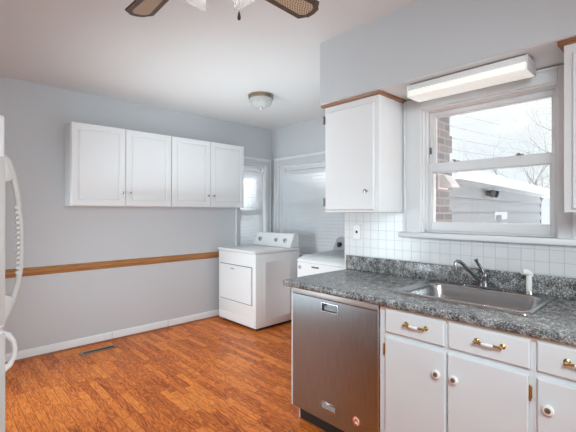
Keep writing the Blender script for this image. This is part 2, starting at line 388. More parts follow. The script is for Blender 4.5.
def window(name, axis, p, a0, a1, z0, z1, rail, stile, casing, rail_h=.05, top=.05, bot=.06, stool=.05, d0=.05, cas=(1, 1), cap=True, ct=None):
    """double-hung window; depth runs outward from the wall's inner face p"""
    w = struct_empty(name, (p, (a0+a1)/2, z0) if axis == 'X' else ((a0+a1)/2, p, z0))
    def bx(b, a, c, e0, e1, y0, y1):
        if axis == 'X': b.box(p+e0, p+e1, a, c, y0, y1)
        else: b.box(a, c, p+e0, p+e1, y0, y1)
        return b
    b = MB()
    ca0, ca1 = a0-casing*cas[0], a1+casing*cas[1]; ct = ct or casing
    bx(b, ca0, a0+.004, -.02, 0, z0, z1+ct); bx(b, a1-.004, ca1, -.02, 0, z0, z1+ct); bx(b, a0+.004, a1-.004, -.02, 0, z1-.004, z1+ct)
    b.build('casing', M['trim' if name == 'window_1' else 'wall'], w, bevel=.004); b = MB()  # laundry casings in wall grey: their shading is put into the colour
    # back band
    bx(b, ca0, ca0+.016, -.03, -.02, z0, z1+ct); bx(b, ca1-.016, ca1, -.03, -.02, z0, z1+ct); bx(b, ca0+.016, ca1-.016, -.03, -.02, z1+ct-.016, z1+ct)
    b.build('casing_bead', M['trim'], w, bevel=.004)
    if cap: bx(MB(), ca0-.008, ca1+.008, -.042, 0, z1+ct, z1+ct+.018).build('cap_moulding', M['trim'], w, bevel=.004)
    b = MB(); bx(b, ca0-.03, ca1+.03, -stool, .045, z0-.034, z0); b.build('window_sill', M['trim'], w, bevel=.008)
    b = MB(); t = .012
    bx(b, a0, a0+t, 0, .19, z0, z1); bx(b, a1-t, a1, 0, .19, z0, z1); bx(b, a0+t, a1-t, 0, .19, z1-t, z1); bx(b, a0+t, a1-t, .046, .21, z0, z0+t)
    for aa, s_ in ((a0+t, 1), (a1-t, -1)):                       # stops
        bx(b, aa, aa+s_*.012, d0-.018, d0-.004, z0+t, z1-t); bx(b, aa, aa+s_*.012, d0+.088, d0+.10, z0+t, z1-t)
    b.build('window_frame', M['trim'], w, bevel=.002, seg=1)
    i0, i1 = a0+t+.001, a1-t-.001
    for nm, y0, y1, e, hb, ht in (('lower_sash', z0+t+.001, rail+rail_h/2, d0, bot, rail_h), ('upper_sash', rail-rail_h/2, z1-t-.001, d0+.042, rail_h, top)):
        b = MB(); T = .036
        bx(b, i0, i0+stile, e, e+T, y0, y1); bx(b, i1-stile, i1, e, e+T, y0, y1)
        bx(b, i0+stile, i1-stile, e, e+T, y0, y0+hb); bx(b, i0+stile, i1-stile, e, e+T, y1-ht, y1)
        # glazing bead
        g = .008
        bx(b, i0+stile, i0+stile+g, e+.008, e+.028, y0+hb, y1-ht); bx(b, i1-stile-g, i1-stile, e+.008, e+.028, y0+hb, y1-ht)
        bx(b, i0+stile+g, i1-stile-g, e+.008, e+.028, y0+hb, y0+hb+g); bx(b, i0+stile+g, i1-stile-g, e+.008, e+.028, y1-ht-g, y1-ht)
        sh = b.build(nm, M['trim'], w, bevel=.002, seg=1)
        pn = MB(); bx(pn, i0+stile+.002, i1-stile-.002, e+.016, e+.020, y0+hb+.002, y1-ht-.002); pn.build('pane', M['pane'], sh, smooth=False)
        if nm == 'lower_sash' and name == 'window_1':
            for q in (.25, .75):
                lk = MB(); m_ = i0+(i1-i0)*q
                bx(lk, m_-.025, m_+.025, e+.004, e+.03, y1, y1+.008); bx(lk, m_-.006, m_+.016, e-.004, e+.016, y1+.008, y1+.016)
                lk.build('sash_lock', M['chrome'], sh, bevel=.002)
        if nm == 'upper_sash' and name == 'window_1':
            for aa in (i0, i1):
                s_ = 1 if aa == i0 else -1
                lt = MB(); bx(lt, aa+s_*.004, aa+s_*.016, e-.010, e, rail+.10, rail+.145); lt.build('tilt_latch', M['darkgrey'], sh, bevel=.002)
    return w
window('window_1', 'X', 2.4, SY0, SY1, SZ0, SZ1, 1.655, .034, .118, rail_h=.058, top=.03, bot=.05, stool=.05, cas=(.64, 1), cap=False, ct=.074)
window('window_2', 'Y', 4.2, NX0, NX1, NZ0, NZ1, 1.36, .045, .075, rail_h=.085, top=.10, bot=.07, d0=.07)
window('window_3', 'X', 3.66, WY0, WY1, WZ0, WZ1, 1.47, .06, .085, rail_h=.07, top=.05, bot=.07, d0=.07)

def blind(label, axis, p, a0, a1, z0, z1, tilt=66):
    w = thing('window_blind', label, 'blind', (p, (a0+a1)/2, z0) if axis == 'X' else ((a0+a1)/2, p, z0), 'white slatted blinds in the laundry windows')
    def bx(b, a, c, e0, e1, y0, y1):
        if axis == 'X': b.box(p+e0, p+e1, a, c, y0, y1)
        else: b.box(a, c, p+e0, p+e1, y0, y1)
        return b
    bx(MB(), a0, a1, -.013, .013, z1-.03, z1).build('head_rail', M['trim'], w, bevel=.003)
    bx(MB(), a0, a1, -.010, .010, z0, z0+.014).build('bottom_rail', M['trim'], w, bevel=.003)
    b = MB(); z = z0+.042; t = math.radians(tilt)
    while z < z1-.055:
        hw = .025; dx, dz = hw*math.cos(t), hw*math.sin(t); th = .0012
        pr = [(-dx, -dz), (-th*2, 0+th), (dx, dz), (dx+th, dz), (th, -th), (-dx+th, -dz)]
        if axis == 'X': b.prism([(p-e, a0+.003, z+q) for e, q in pr], (0, a1-a0-.006, 0))
        else: b.prism([(a0+.003, p-e, z+q) for e, q in pr], (a1-a0-.006, 0, 0))
        z += .046
    b.build('slats', M['slat'], w, smooth=False)
    b = MB()
    for q in (.12, .5, .88):
        a = a0+(a1-a0)*q; bx(b, a-.0008, a+.0008, -.0145, -.0135, z0+.01, z1-.02)
    b.build('ladder_cord', M['trim'], w, smooth=False)
    return w
blind('white slatted blind closed in the narrow laundry window', 'Y', 4.2+.045, NX0+.028, NX1-.028, NZ0+.015, NZ1-.014)
blind('white slatted blind closed in the wide window above washer', 'X', 3.66+.045, WY0+.028, WY1-.028, WZ0+.015, WZ1-.014)

# ------------------------------------------------------------------ upper cabinets on the back wall
def raised_door(o, u, v, nrm, w, h, fr=.055):
    return MB().panel(o, u, v, nrm, w, h, [(0, -.004), (.004, 0), (fr, 0), (fr+.003, -.009), (fr+.009, -.009), (fr+.013, -.004), (fr+.030, .000), (fr+.034, .000)], .018)
KN = [(.007, 0), (.006, .004), (.0045, .010), (.006, .014), (.0125, .019), (.0135, .024), (.011, .029), (.004, .031)]
def back_cabinet(x0, x1, label):
    t = thing('upper_cabinet', label, 'cabinet', ((x0+x1)/2, 4.2, 1.418), 'white cabinets on the grey back wall')
    z0, z1, yf, yd = 1.418, 2.215, 3.978, 3.958
    b = MB().box(x0, x1, yf, 4.199, z0, z1)
    b.build('body', M['cab'], t, bevel=.0015, seg=1)
    mid = (x0+x1)/2; g = .003
    for a0, a1, kx in ((x0+.004, mid-g/2-.001, mid-.038), (mid+g/2+.001, x1-.004, mid+.038)):
        d = raised_door((a0, yd, z0+.004), (1, 0, 0), (0, 0, 1), (0, -1, 0), a1-a0, z1-z0-.008).build('door', M['cab'], t, angle=25)
        MB().lathe((kx, yd, 1.556), (0, -1, 0), KN, 18).build('knob', M['chrome'], d)
    return t
back_cabinet(.958, 1.961, 'white raised-panel wall cabinet farther from the laundry window')
back_cabinet(1.963, 2.970, 'white raised-panel wall cabinet beside the narrow laundry window')

# ------------------------------------------------------------------ upper cabinets on the window wall
def right_cabinet(y0, y1, label, hinge_y, knob_y, dy0, dy1):
    t = thing('upper_cabinet', label, 'cabinet', (2.4, (y0+y1)/2, 1.358), 'flat-door cabinets flanking the sink window')
    z0, z1, xf = 1.358, 2.128, 2.082
    MB().box(xf, 2.399, y0, y1, z0, z1).build('body', M['cab'], t, bevel=.002, seg=1)
    d = MB().panel((xf-.018, dy1, z0+.016), (0, -1, 0), (0, 0, 1), (-1, 0, 0), dy1-dy0, .695, [(0, -.005), (.005, 0), (.012, 0)], .0175)
    d = d.build('door', M['cab'], t, angle=25)
    MB().lathe((xf-.018, knob_y, 1.497), (-1, 0, 0), KN, 18).build('knob', M['chrome'], d)
    for hz in (1.43, 2.02):
        h = MB().box(xf-.022, xf-.0005, hinge_y-.004, hinge_y+.006, hz-.028, hz+.028).lathe((xf-.023, hinge_y+.002, hz-.03), (0, 0, 1), [(.004, 0), (.004, .06)], 10)
        h.build('hinge', M['bronze'], t)
    # crown moulding: front run and returns
    b = MB().prism([(xf-.022, y1+.02, 2.116), (xf, y1+.02, 2.112), (xf, y1+.02, 2.130), (xf-.028, y1+.02, 2.130)], (0, -(y1-y0+.04), 0))
    b.prism([(xf, y0-.02, 2.116), (xf, y0, 2.112), (xf, y0, 2.130), (xf, y0-.026, 2.130)], (2.395-xf, 0, 0))
    b.prism([(xf, y1+.02, 2.116), (xf, y1, 2.112), (xf, y1, 2.130), (xf, y1+.026, 2.130)], (2.395-xf, 0, 0))
    b.build('crown_moulding', M['cherry'], t)['label'] = 'reddish wood moulding'
    return t
right_cabinet(1.347, 1.80, 'white flat-door wall cabinet with wood crown left of the sink window', 1.792, 1.425, 1.378, 1.787)
right_cabinet(-.45, .378, 'white flat-door wall cabinet right of the sink window', -.42, .28, -.41, .345)

# ------------------------------------------------------------------ lights on the ceiling
def flush_light(x, y):
    t = thing('ceiling_light', 'small flush ceiling light with bronze rim and cut glass bowl', 'ceiling light', (x, y, CE))
    r = MB().lathe((x, y, CE), (0, 0, -1), [(.10, 0), (.128, .002), (.132, .012), (.124, .020), (.130, .030), (.120, .040), (.10, .042)], 40)
    r.build('rim', M['bronze'], t)
    gp = [(.118, .040), (.122, .055), (.115, .080), (.098, .102), (.070, .120), (.035, .130), (.012, .132)]
    g = MB().lathe((x, y, CE), (0, 0, -1), gp, 40, cap=False); g.build('glass_bowl', M['cutglass'], t)
    MB().lathe((x, y, CE), (0, 0, -1), [(.002, .128), (.012, .133), (.010, .140), (.006, .146), (.002, .150)], 14).build('finial', M['chrome'], t)
    MB().lathe((x, y, CE), (0, 0, -1), [(.012, .043), (.022, .060), (.026, .075), (.018, .092), (.004, .098)], 14).build('bulb', M['bulb_small'], t)
flush_light(2.49, 3.03)

def strip_light():
    t = thing('fluorescent_light', 'long fluorescent light with white diffuser under soffit above the sink window', 'light fixture', (2.16, .86, 2.13))
    y0, y1 = .527, 1.152
    MB().box(2.105, 2.22, y0+.01, y1-.01, 2.1225, 2.1290).build('mounting_plate', M['bronze'], t)
    MB().box(2.092, 2.236, y0, y1, 2.090, 2.1225).build('housing', M['enamel'], t, bevel=.002)
    MB().box(2.088, 2.240, y0+.004, y1-.004, 2.052, 2.089).build('diffuser', M['tube_light'], t, bevel=.004)
    for yy in (y0-.004, y1): MB().box(2.086, 2.242, yy, yy+.004, 2.050, 2.1225).build('end_cap', M['enamel'], t, bevel=.001, seg=1)
strip_light()

def ceiling_fan(x, y):
    t = thing('ceiling_fan', 'ceiling fan with brown cane-inset blades and glass light shades', 'ceiling fan', (x, y, CE))
    MB().lathe((x, y, CE), (0, 0, -1), [(.07, 0), (.072, .012), (.055, .05), (.02, .065)], 28).build('canopy', M['fan_metal'], t)
    MB().lathe((x, y, CE), (0, 0, -1), [(.013, .06), (.013, .14)], 14).build('downrod', M['fan_metal'], t)
    MB().lathe((x, y, CE), (0, 0, -1), [(.03, .135), (.09, .145), (.11, .165), (.11, .235), (.09, .26), (.05, .268)], 36).build('motor_housing', M['fan_metal'], t)
    MB().lathe((x, y, CE), (0, 0, -1), [(.05, .265), (.055, .28), (.055, .31), (.035, .325), (.01, .33)], 28).build('switch_housing', M['brass'], t)
    zb = 2.305
    for k in range(4):
        a = k*math.pi/2; R = Matrix.Rotation(a, 4, 'Z') @ Matrix.Rotation(math.radians(-10), 4, 'X')
        def T(p): return Matrix.Translation((x, y, zb)) @ R @ Vector(p)
        r0, r1, w0, w1 = .17, .600, .052, .068
        out = [(r0, -w0*.7), (r0+.02, -w0), (r1-.06, -w1), (r1-.035, -w1*1.02), (r1-.012, -w1*.62), (r1, -w1*.5), (r1+.006, 0), (r1, w1*.5), (r1-.012, w1*.62), (r1-.035, w1*1.02), (r1-.06, w1), (r0+.02, w0), (r0, w0*.7)]
        b = MB(); n = len(out); b.add([T((p, q, -.004)) for p, q in out]+[T((p, q, .004)) for p, q in out], [tuple(range(n))[::-1], tuple(range(n, 2*n))]+[(i, (i+1) % n, n+(i+1) % n, n+i) for i in range(n)])
        bl = b.build('blade', M['walnut'], t, bevel=.0015, seg=1)
        i = .026
        ins = [(r0+.08, -w0+i), (r1-.055, -w1+i), (r1-.03, -w1*.42), (r1-.026, 0), (r1-.03, w1*.42), (r1-.055, w1-i), (r0+.08, w0-i)]
        n = len(ins); b = MB(); b.add([T((p, q, -.0055)) for p, q in ins]+[T((p, q, -.0035)) for p, q in ins], [tuple(range(n))[::-1], tuple(range(n, 2*n))]+[(j, (j+1) % n, n+(j+1) % n, n+j) for j in range(n)])
        b.build('cane_inset', M['cane'], bl, smooth=False)
        ir = MB().tube([T((.08, 0, .012)), T((.13, 0, .0)), T((.17, 0, -.008))], .010, 8).tube([T((.165, 0, -.008)), T((.235, .03, -.008))], .006, 8).tube([T((.165, 0, -.008)), T((.235, -.03, -.008))], .006, 8)
        ir.build('blade_iron', M['brass'], t)
    for k in range(4):
        a = math.radians(5+90*k); u = Vector((math.cos(a), math.sin(a), 0))
        c = Vector((x+.055, y-.01, 2.274)); tip = c+u*.085+Vector((0, 0, -.002))
        lk = MB().tube([c+u*.03, c+u*.06+Vector((0, 0, .012)), tip], .008, 8).build('light_arm', M['brass'], t)
        ax = (u*.75+Vector((0, 0, -.85))).normalized()
        MB().lathe(tip-ax*.012, ax, [(.014, 0), (.022, .008), (.024, .026)], 16).build('socket', M['brass'], lk)
        MB().lathe(tip, ax, [(.024, .008), (.032, .030), (.038, .055), (.046, .078), (.060, .100), (.062, .102), (.048, .079), (.040, .055), (.034, .030), (.026, .010)], 24, cap=False).build('glass_shade', M['shade'], lk)
        MB().lathe(tip, ax, [(.010, .012), (.016, .030), (.022, .048), (.020, .062), (.010, .072), (.002, .075)], 14).build('bulb', M['bulb'], lk)
    for (px, py, z1, kn) in ((.865, 1.185, 2.105, 'dark'), (.86, 1.14, 2.165, 'ceramic')):
        MB().tube([(x+.03, y, 2.255), (px, py, 2.245), (px, py, z1+.025)], .0013, 6).build('pull_chain', M['chrome'], t)
        MB().lathe((px, py, z1+.028), (0, 0, -1), [(.002, 0), (.004, .006), (.007, .022), (.006, .030), (.002, .033)], 12).build('pull_knob', M[kn], t)
ceiling_fan(.72, 1.215)

# ------------------------------------------------------------------ dryer
def dryer():
    x0, x1, y0, y1 = 2.66, 3.36, 3.33, 4.08
    t = thing('dryer', 'white front-loading clothes dryer standing in the corner by the windows', 'dryer', ((x0+x1)/2, (y0+y1)/2, 0))
    b = MB().box(x0, x1, y0, y1, .035, .878)
    bd = b.build('body', M['enamel'], t, bevel=.008)
    MB().box(x0+.04, x1-.02, y0+.03, y1-.03, .002, .036).build('base', M['dark'], t)
    MB().box(x0-.012, x1, y0-.004, y1+.004, .880, .915).build('top', M['enamel'], t, bevel=.010, seg=3)
    # raised rib on the side panel
    MB().panel((x0+.12, y0-.001, .10), (1, 0, 0), (0, 0, 1), (0, -1, 0), .44, .70, [(0, 0), (.006, .003), (.03, .003), (.034, .001)], .001).build('side_panel', M['enamel'], t)
    d = MB().panel((x0-.001, 4.03, .295), (0, -1, 0), (0, 0, 1), (-1, 0, 0), .63, .425, [(0, .006), (.004, .010), (.02, .010)], .001).build('door', M['enamel'], t)
    MB().box(x0-.0025, x0+.001, 3.392, 4.038, .287, .728).build('door_gap', M['darkgrey'], t)
    MB().box(x0-.016, x0-.010, 3.735, 3.80, .668, .684).build('badge', M['grey'], d, bevel=.002)
    MB().panel((x0-.001, y1-.02, .05), (0, -1, 0), (0, 0, 1), (-1, 0, 0), y1-y0-.04, .085, [(0, .003), (.004, .005), (.01, .005)], .001).build('kick_panel', M['enamel'], t)
    # console leaning back
    cp = [(3.205, .916), (3.365, .916), (3.365, 1.075), (3.34, 1.088), (3.285, 1.088), (3.268, 1.080)]
    c = MB().prism([(x, y0+.012, z) for x, z in cp], (0, y1-y0-.024, 0)).build('console', M['enamel'], t, bevel=.010, seg=3)
    nrm = Vector((-(1.080-.916), 0, (3.268-3.205))).normalized()
    for yy, r in ((3.95, .025), (3.63, .020), (3.46, .022)):
        o = Vector((3.237, yy, 1.000))
        MB().lathe(o, nrm, [(r+.008, 0), (r+.008, .002), (r+.003, .003)], 22).build('dial_ring', M['grey'], c)
        kb = MB().lathe(o+nrm*.002, nrm, [(r, 0), (r*.95, .016), (r*.8, .020)], 20)
        v = Vector((0, 1, 0)); w = nrm.cross(v)
        kb.build('knob', M['chrome'], c)
dryer()

def washer():
    x0, x1, y0, y1 = 2.66, 3.36, 1.98, 2.67
    t = thing('washing_machine', 'white top-loading washing machine with grey console behind the counter', 'washing machine', ((x0+x1)/2, (y0+y1)/2, 0))
    MB().box(x0, x1, y0, y1, .03, .865).build('body', M['enamel'], t, bevel=.01, seg=3)
    for fx in (x0+.06, x1-.06):
        for fy in (y0+.06, y1-.06): MB().lathe((fx, fy, 0), (0, 0, 1), [(.02, 0), (.02, .012), (.010, .014), (.010, .032)], 12).build('foot', M['dark'], t)
    # domed top deck
    tp = [(x0-.006, .866), (x1, .866), (x1, .945), (3.20, .940), (2.95, .935), (2.76, .922), (2.69, .905), (2.662, .89)]
    MB().prism([(x, y0-.003, z) for x, z in tp], (0, y1-y0+.006, 0)).build('top_deck', M['enamel'], t, bevel=.012, seg=3)
    lid = MB().prism([(x, y0+.07, z) for x, z in [(2.78, .922), (3.17, .938), (3.17, .951), (2.95, .948), (2.78, .936)]], (0, y1-y0-.14, 0)).build('lid', M['grey'], t, bevel=.006)
    lid['label'] = 'grey glass lid'
    cp = [(3.19, .945), (3.36, .945), (3.36, 1.06), (3.33, 1.078), (3.28, 1.078), (3.255, 1.062)]
    c = MB().prism([(x, y0+.012, z) for x, z in cp], (0, y1-y0-.024, 0)).build('console', M['grey'], t, bevel=.012, seg=3); c['label'] = 'grey control console'
    nrm = Vector((-.117, 0, .065)).normalized()
    for yy in (2.58, 2.47, 2.30, 2.12):
        MB().lathe(Vector((3.222, yy, 1.004))+nrm*.001, nrm, [(.030, 0), (.030, .004), (.024, .006), (.022, .022), (.016, .025)], 20).build('knob', M['chrome' if yy < 2.4 else 'dark'], c)
    MB().box(x0-.004, x0+.001, 2.38, 2.47, .822, .838).build('badge', M['darkgrey'], t, bevel=.001)
    MB().lathe((x0+.001, 2.63, .815), (-1, 0, 0), [(.020, 0), (.020, .004), (.014, .006)], 18).build('round_emblem', M['grey'], t)
washer()

# ------------------------------------------------------------------ dishwasher
def dishwasher():
    y0, y1, xf = 1.112, 1.753, 1.708
    t = thing('dishwasher', 'stainless steel dishwasher under the end of the grey countertop', 'dishwasher', (xf, (y0+y1)/2, 0))
    MB().box(xf+.03, 2.32, y0+.004, y1-.004, .10, .868).build('tub', M['dark'], t)
    MB().box(xf+.07, xf+.09, y0, y1, 0, .105).build('kick_plate', M['dark'], t)
    ya, yb_, za, zb = 1.384, 1.502, .770, .814          # pocket for the hand
    b = MB()
    # door skin with a real recess
    b.box(xf, xf+.03, y0, ya, .112, .836).box(xf, xf+.03, yb_, y1, .112, .836).box(xf, xf+.03, ya, yb_, .112, za).box(xf, xf+.03, ya, yb_, zb, .836)
    b.box(xf+.022, xf+.03, ya, yb_, za, zb)
    d = b.build('door', M['steel'], t, smooth=False)
    fr = MB(); w = .006
    fr.box(xf-.003, xf+.004, ya-w, yb_+w, zb, zb+w).box(xf-.003, xf+.004, ya-w, yb_+w, za-w, za).box(xf-.003, xf+.004, ya-w, ya, za, zb).box(xf-.003, xf+.004, yb_, yb_+w, za, zb)
    fr.build('handle_frame', M['chrome'], d, bevel=.001, seg=1)
    MB().box(xf+.014, xf+.021, ya+.003, yb_-.003, za+.003, zb-.02).build('handle_pocket', M['grey'], d)
    MB().box(xf-.002, xf+.03, y0, y1, .840, .872).build('control_strip', M['strip'], t, bevel=.0015)
    MB().box(xf-.003, xf+.028, y0-.007, y0-.001, .112, .872).build('edge_trim', M['chrome'], t, bevel=.002)
    bp = MB().box(xf-.003, xf+.001, 1.393, 1.508, .182, .228).build('badge', M['chrome'], d, bevel=.001)
    MB().box(xf-.0045, xf-.003, 1.401, 1.500, .191, .219).build('badge_inlay', M['grey'], bp)
    sk = MB().lathe((xf+.0005, 1.251, .205), (-1, 0, 0), [(.026, 0), (.026, .0012)], 28).build('sticker', M['sticker'], d)
    ring = MB(); seg = 22
    pts = [(xf-.0012, 1.251+.015*math.cos(k*2*math.pi/seg), .207+.015*math.sin(k*2*math.pi/seg)) for k in range(seg-2)]
    ring.tube(pts, .003, 6); ring.tube([(xf-.0012, 1.254, .201), (xf-.0012, 1.238, .187)], .003, 6)
    ring.build('sticker_mark', M['ceramic'], sk)
dishwasher()
tag(MB().box(1.706, 1.775, 1.7555, 1.763, .11, .872).box(1.775, 2.32, 1.7555, 1.763, 0, .872).build('end_panel', M['cab'], bevel=.001, seg=1), 'thin white end panel closing the run beside the dishwasher', 'panel')

# ------------------------------------------------------------------ base cabinets
XF = 1.708
def slab(o, w, h): return MB().panel(o, (0, -1, 0), (0, 0, 1), (-1, 0, 0), w, h, [(0, .012), (.002, .016), (.005, .018), (.03, .018)], .0)
def pull(y, z, parent):
    hw = .050; x = XF-.018
    p = MB().tube([(x-.026, y+hw, z), (x-.027, y+.026, z), (x-.029, y, z), (x-.027, y-.026, z), (x-.026, y-hw, z)], [.005, .0062, .0045, .0062, .005], 10)
    for s in (1, -1):
        p.lathe((x+.0005, y+s*hw, z), (-1, 0, 0), [(.012, 0), (.011, .003), (.006, .006), (.005, .020), (.007, .026), (.006, .032), (.002, .034)], 14)
    h = p.build('pull', M['brass'], parent); h['label'] = 'brass and white ceramic pull'
    MB().tube([(x-.027, y+.026, z), (x-.029, y+.012, z), (x-.030, y, z), (x-.029, y-.012, z), (x-.027, y-.026, z)], [.0055, .0065, .0068, .0065, .0055], 12).build('grip', M['ceramic'], h)
def base_knob(y, z, parent):
    x = XF-.018
    k = MB().lathe((x+.0005, y, z), (-1, 0, 0), [(.008, 0), (.007, .008), (.010, .014), (.019, .018), (.020, .023), (.017, .028), (.011, .030)], 20).build('knob', M['ceramic'], parent)
    MB().lathe((x-.0285, y, z), (-1, 0, 0), [(.011, 0), (.010, .003), (.004, .005)], 16).build('knob_center', M['bronze'], k)
def hinge(y, z, parent):
    MB().lathe((XF-.013, y, z-.03), (0, 0, 1), [(.0045, 0), (.0045, .06)], 10).box(XF-.012, XF-.0005, y-.006, y+.006, z-.022, z+.022).build('hinge', M['brass'], parent)
def base_cabinet(y0, y1, label, drawers, doors, knobs, hinges, pulls):
    t = thing('base_cabinet', label, 'cabinet', ((XF+2.39)/2, (y0+y1)/2, 0), 'white base cabinets under the counter')
    # hollow carcass so that the sink bowl has room
    b = MB().box(XF, XF+.02, y0, y1, .10, .852)
    b.box(XF+.02, 2.385, y0, y0+.016, .10, .866).box(XF+.02, 2.385, y1-.016, y1, .10, .866).box(XF+.02, 2.385, y0+.016, y1-.016, .10, .118).box(2.372, 2.385, y0+.016, y1-.016, .118, .866)
    b.box(XF+.06, XF+.075, y0, y1, 0, .10).box(XF+.075, 2.385, y0, y0+.016, 0, .10).box(XF+.075, 2.385, y1-.016, y1, 0, .10)
    b.build('body', M['cablow'], t)
    MB().box(XF-.001, XF+.02, y0, y1, .8525, .874).build('top_rail', M['raw'], t)['label'] = 'bare wood rail under the counter'
    for (a, c, z0, z1), k_ in zip(drawers, pulls):
        d = slab((XF-.0005, c, z0), c-a, z1-z0).build('drawer', M['cablow'], t, angle=20); pull(k_, .812, d)
    for (a, c, z0, z1), k, h in zip(doors, knobs, hinges):
        d = slab((XF-.0005, c, z0), c-a, z1-z0).build('door', M['cablow'], t, angle=20); base_knob(k, .622, d)
        for z in (.655, .17): hinge(h, z, t)
base_cabinet(.405, 1.098, 'white sink base cabinet with two drawers and two doors beside dishwasher',
             [(.752, 1.058, .748, .862), (.415, .735, .748, .862)], [(.746, 1.060, .12, .722), (.420, .738, .12, .722)], [.780, .701], [1.066, .416], [.888, .561])
base_cabinet(-.20, .4045, 'white base cabinet to the right of the sink base', [(-.04, .392, .748, .862)], [(-.18, .392, .12, .722)], [.351], [-.186], [.247])

# ------------------------------------------------------------------ countertop with sink cut-out
def countertop():
    t = thing('countertop', 'grey speckled laminate countertop with short upstand against the tiles', 'countertop', (2.0, .9, .875))
    x0, x1, y0, y1, z0, z1 = 1.684, 2.39, -.25, 1.836, .875, .914
    hx0, hx1, hy0, hy1 = 1.90, 2.33, .49, 1.10
    b = MB()
    # one slab with a rectangular hole
    xs, ys = [x0+.02, hx0, hx1, x1], [y0, hy0, hy1, y1-.02]
    V = {}; vs = []; fs = []
    for k, z in enumerate((z0, z1)):
        for i, x in enumerate(xs):
            for j, y in enumerate(ys): V[i, j, k] = len(vs); vs.append((x, y, z))
    for i in range(3):
        for j in range(3):
            if (i, j) == (1, 1): continue
            fs.append((V[i, j, 1], V[i+1, j, 1], V[i+1, j+1, 1], V[i, j+1, 1])); fs.append((V[i, j, 0], V[i, j+1, 0], V[i+1, j+1, 0], V[i+1, j, 0]))
    for i in range(3): fs.append((V[i, 0, 0], V[i+1, 0, 0], V[i+1, 0, 1], V[i, 0, 1]))
    for j in range(3): fs.append((V[3, j, 0], V[3, j+1, 0], V[3, j+1, 1], V[3, j, 1]))
    fs += [(V[1, 1, 0], V[1, 2, 0], V[1, 2, 1], V[1, 1, 1]), (V[2, 1, 0], V[2, 2, 0], V[2, 2, 1], V[2, 1, 1]), (V[1, 1, 0], V[2, 1, 0], V[2, 1, 1], V[1, 1, 1]), (V[1, 2, 0], V[2, 2, 0], V[2, 2, 1], V[1, 2, 1])]
    b.add(vs, fs)
    # rolled nosing round the front and the free end (swept half-round with a rounded corner)
    path = [(x0+.02, y0, 0), (x0+.02, hy0, 0), (x0+.02, hy1, 0)]
    rc = .03
    nose = [(0, z0), (.010, z0), (.017, z0+.005), (.020, z0+.013), (.020, z1-.013), (.017, z1-.004), (.010, z1), (0, z1)]
    cx, cy = x0+.02, y1-.02
    ring = [((cx, y0), (-1, 0)), ((cx, hy0), (-1, 0)), ((cx, hy1), (-1, 0))]
    for k in range(7):
        a = math.pi-k*math.pi/12; ring.append(((cx, cy), (math.cos(a), math.sin(a))))
    ring += [((hx0, cy), (0, 1)), ((hx1, cy), (0, 1)), ((x1, cy), (0, 1))]
    vs = []; fs = []; n = len(nose)
    for (px, py), (dx, dy) in ring:
        for d, z in nose: vs.append((px+dx*d, py+dy*d, z))
    for i in range(len(ring)-1):
        for j in range(n-1): fs.append((i*n+j, i*n+j+1, (i+1)*n+j+1, (i+1)*n+j))
    fs.append(tuple(range(n))); fs.append(tuple(range((len(ring)-1)*n, len(ring)*n)))
    b.add(vs, fs)
    b.build('top', M['granite'], t, angle=40)
    MB().box(2.368, 2.391, y0, 1.835, z1+.0005, 1.022).build('upstand', M['granite'], t, bevel=.005)
countertop()

def rrect(x0, x1, y0, y1, r, z, n=5):
    out = []
    for cx, cy, a0 in ((x1-r, y1-r, 0), (x0+r, y1-r, 90), (x0+r, y0+r, 180), (x1-r, y0+r, 270)):
        for k in range(n+1):
            a = math.radians(a0+90*k/n); out.append((cx+r*math.cos(a), cy+r*math.sin(a), z))
    return out
def sink():
    t = thing('kitchen_sink', 'single-bowl stainless steel sink set into the grey countertop', 'sink', (2.11, .795, .914))
    z = .9145
    loops = [rrect(1.86, 2.366, .455, 1.135, .03, z), rrect(1.862, 2.364, .457, 1.133, .03, z+.008), rrect(1.870, 2.356, .465, 1.125, .03, z+.012),
             rrect(1.880, 2.346, .476, 1.114, .03, z+.011), rrect(1.888, 2.334, .484, 1.106, .03, z+.004),
             rrect(1.896, 2.288, .492, 1.086, .07, z+.006), rrect(1.900, 2.284, .496, 1.082, .07, z+.003), rrect(1.904, 2.280, .500, 1.076, .07, z-.010),
             rrect(1.920, 2.262, .520, 1.060, .055, z-.145), rrect(1.945, 2.230, .545, 1.045, .06, z-.160), rrect(1.97, 2.205, .58, 1.01, .06, z-.167),
             rrect(2.06, 2.12, .765, .825, .03, z-.170)]
    vs = [p for lp in loops for p in lp]; n = len(loops[0]); fs = []
    for i in range(len(loops)-1):
        for k in range(n): fs.append((i*n+k, i*n+(k+1) % n, (i+1)*n+(k+1) % n, (i+1)*n+k))
    fs.append(tuple(range((len(loops)-1)*n, len(loops)*n)))
    MB().add(vs, fs).build('bowl', M['steel_sink'], t, angle=60)
    MB().lathe((2.09, .795, z-.172), (0, 0, 1), [(.042, .002), (.040, .006), (.030, .005), (.010, .003)], 24).build('drain', M['chrome'], t)
sink()
def arc(p0, p1, p2, n=8):
    p0, p1, p2 = map(Vector, (p0, p1, p2)); return [p0*(1-u)**2+p1*2*u*(1-u)+p2*u*u for u in [k/n for k in range(n+1)]]
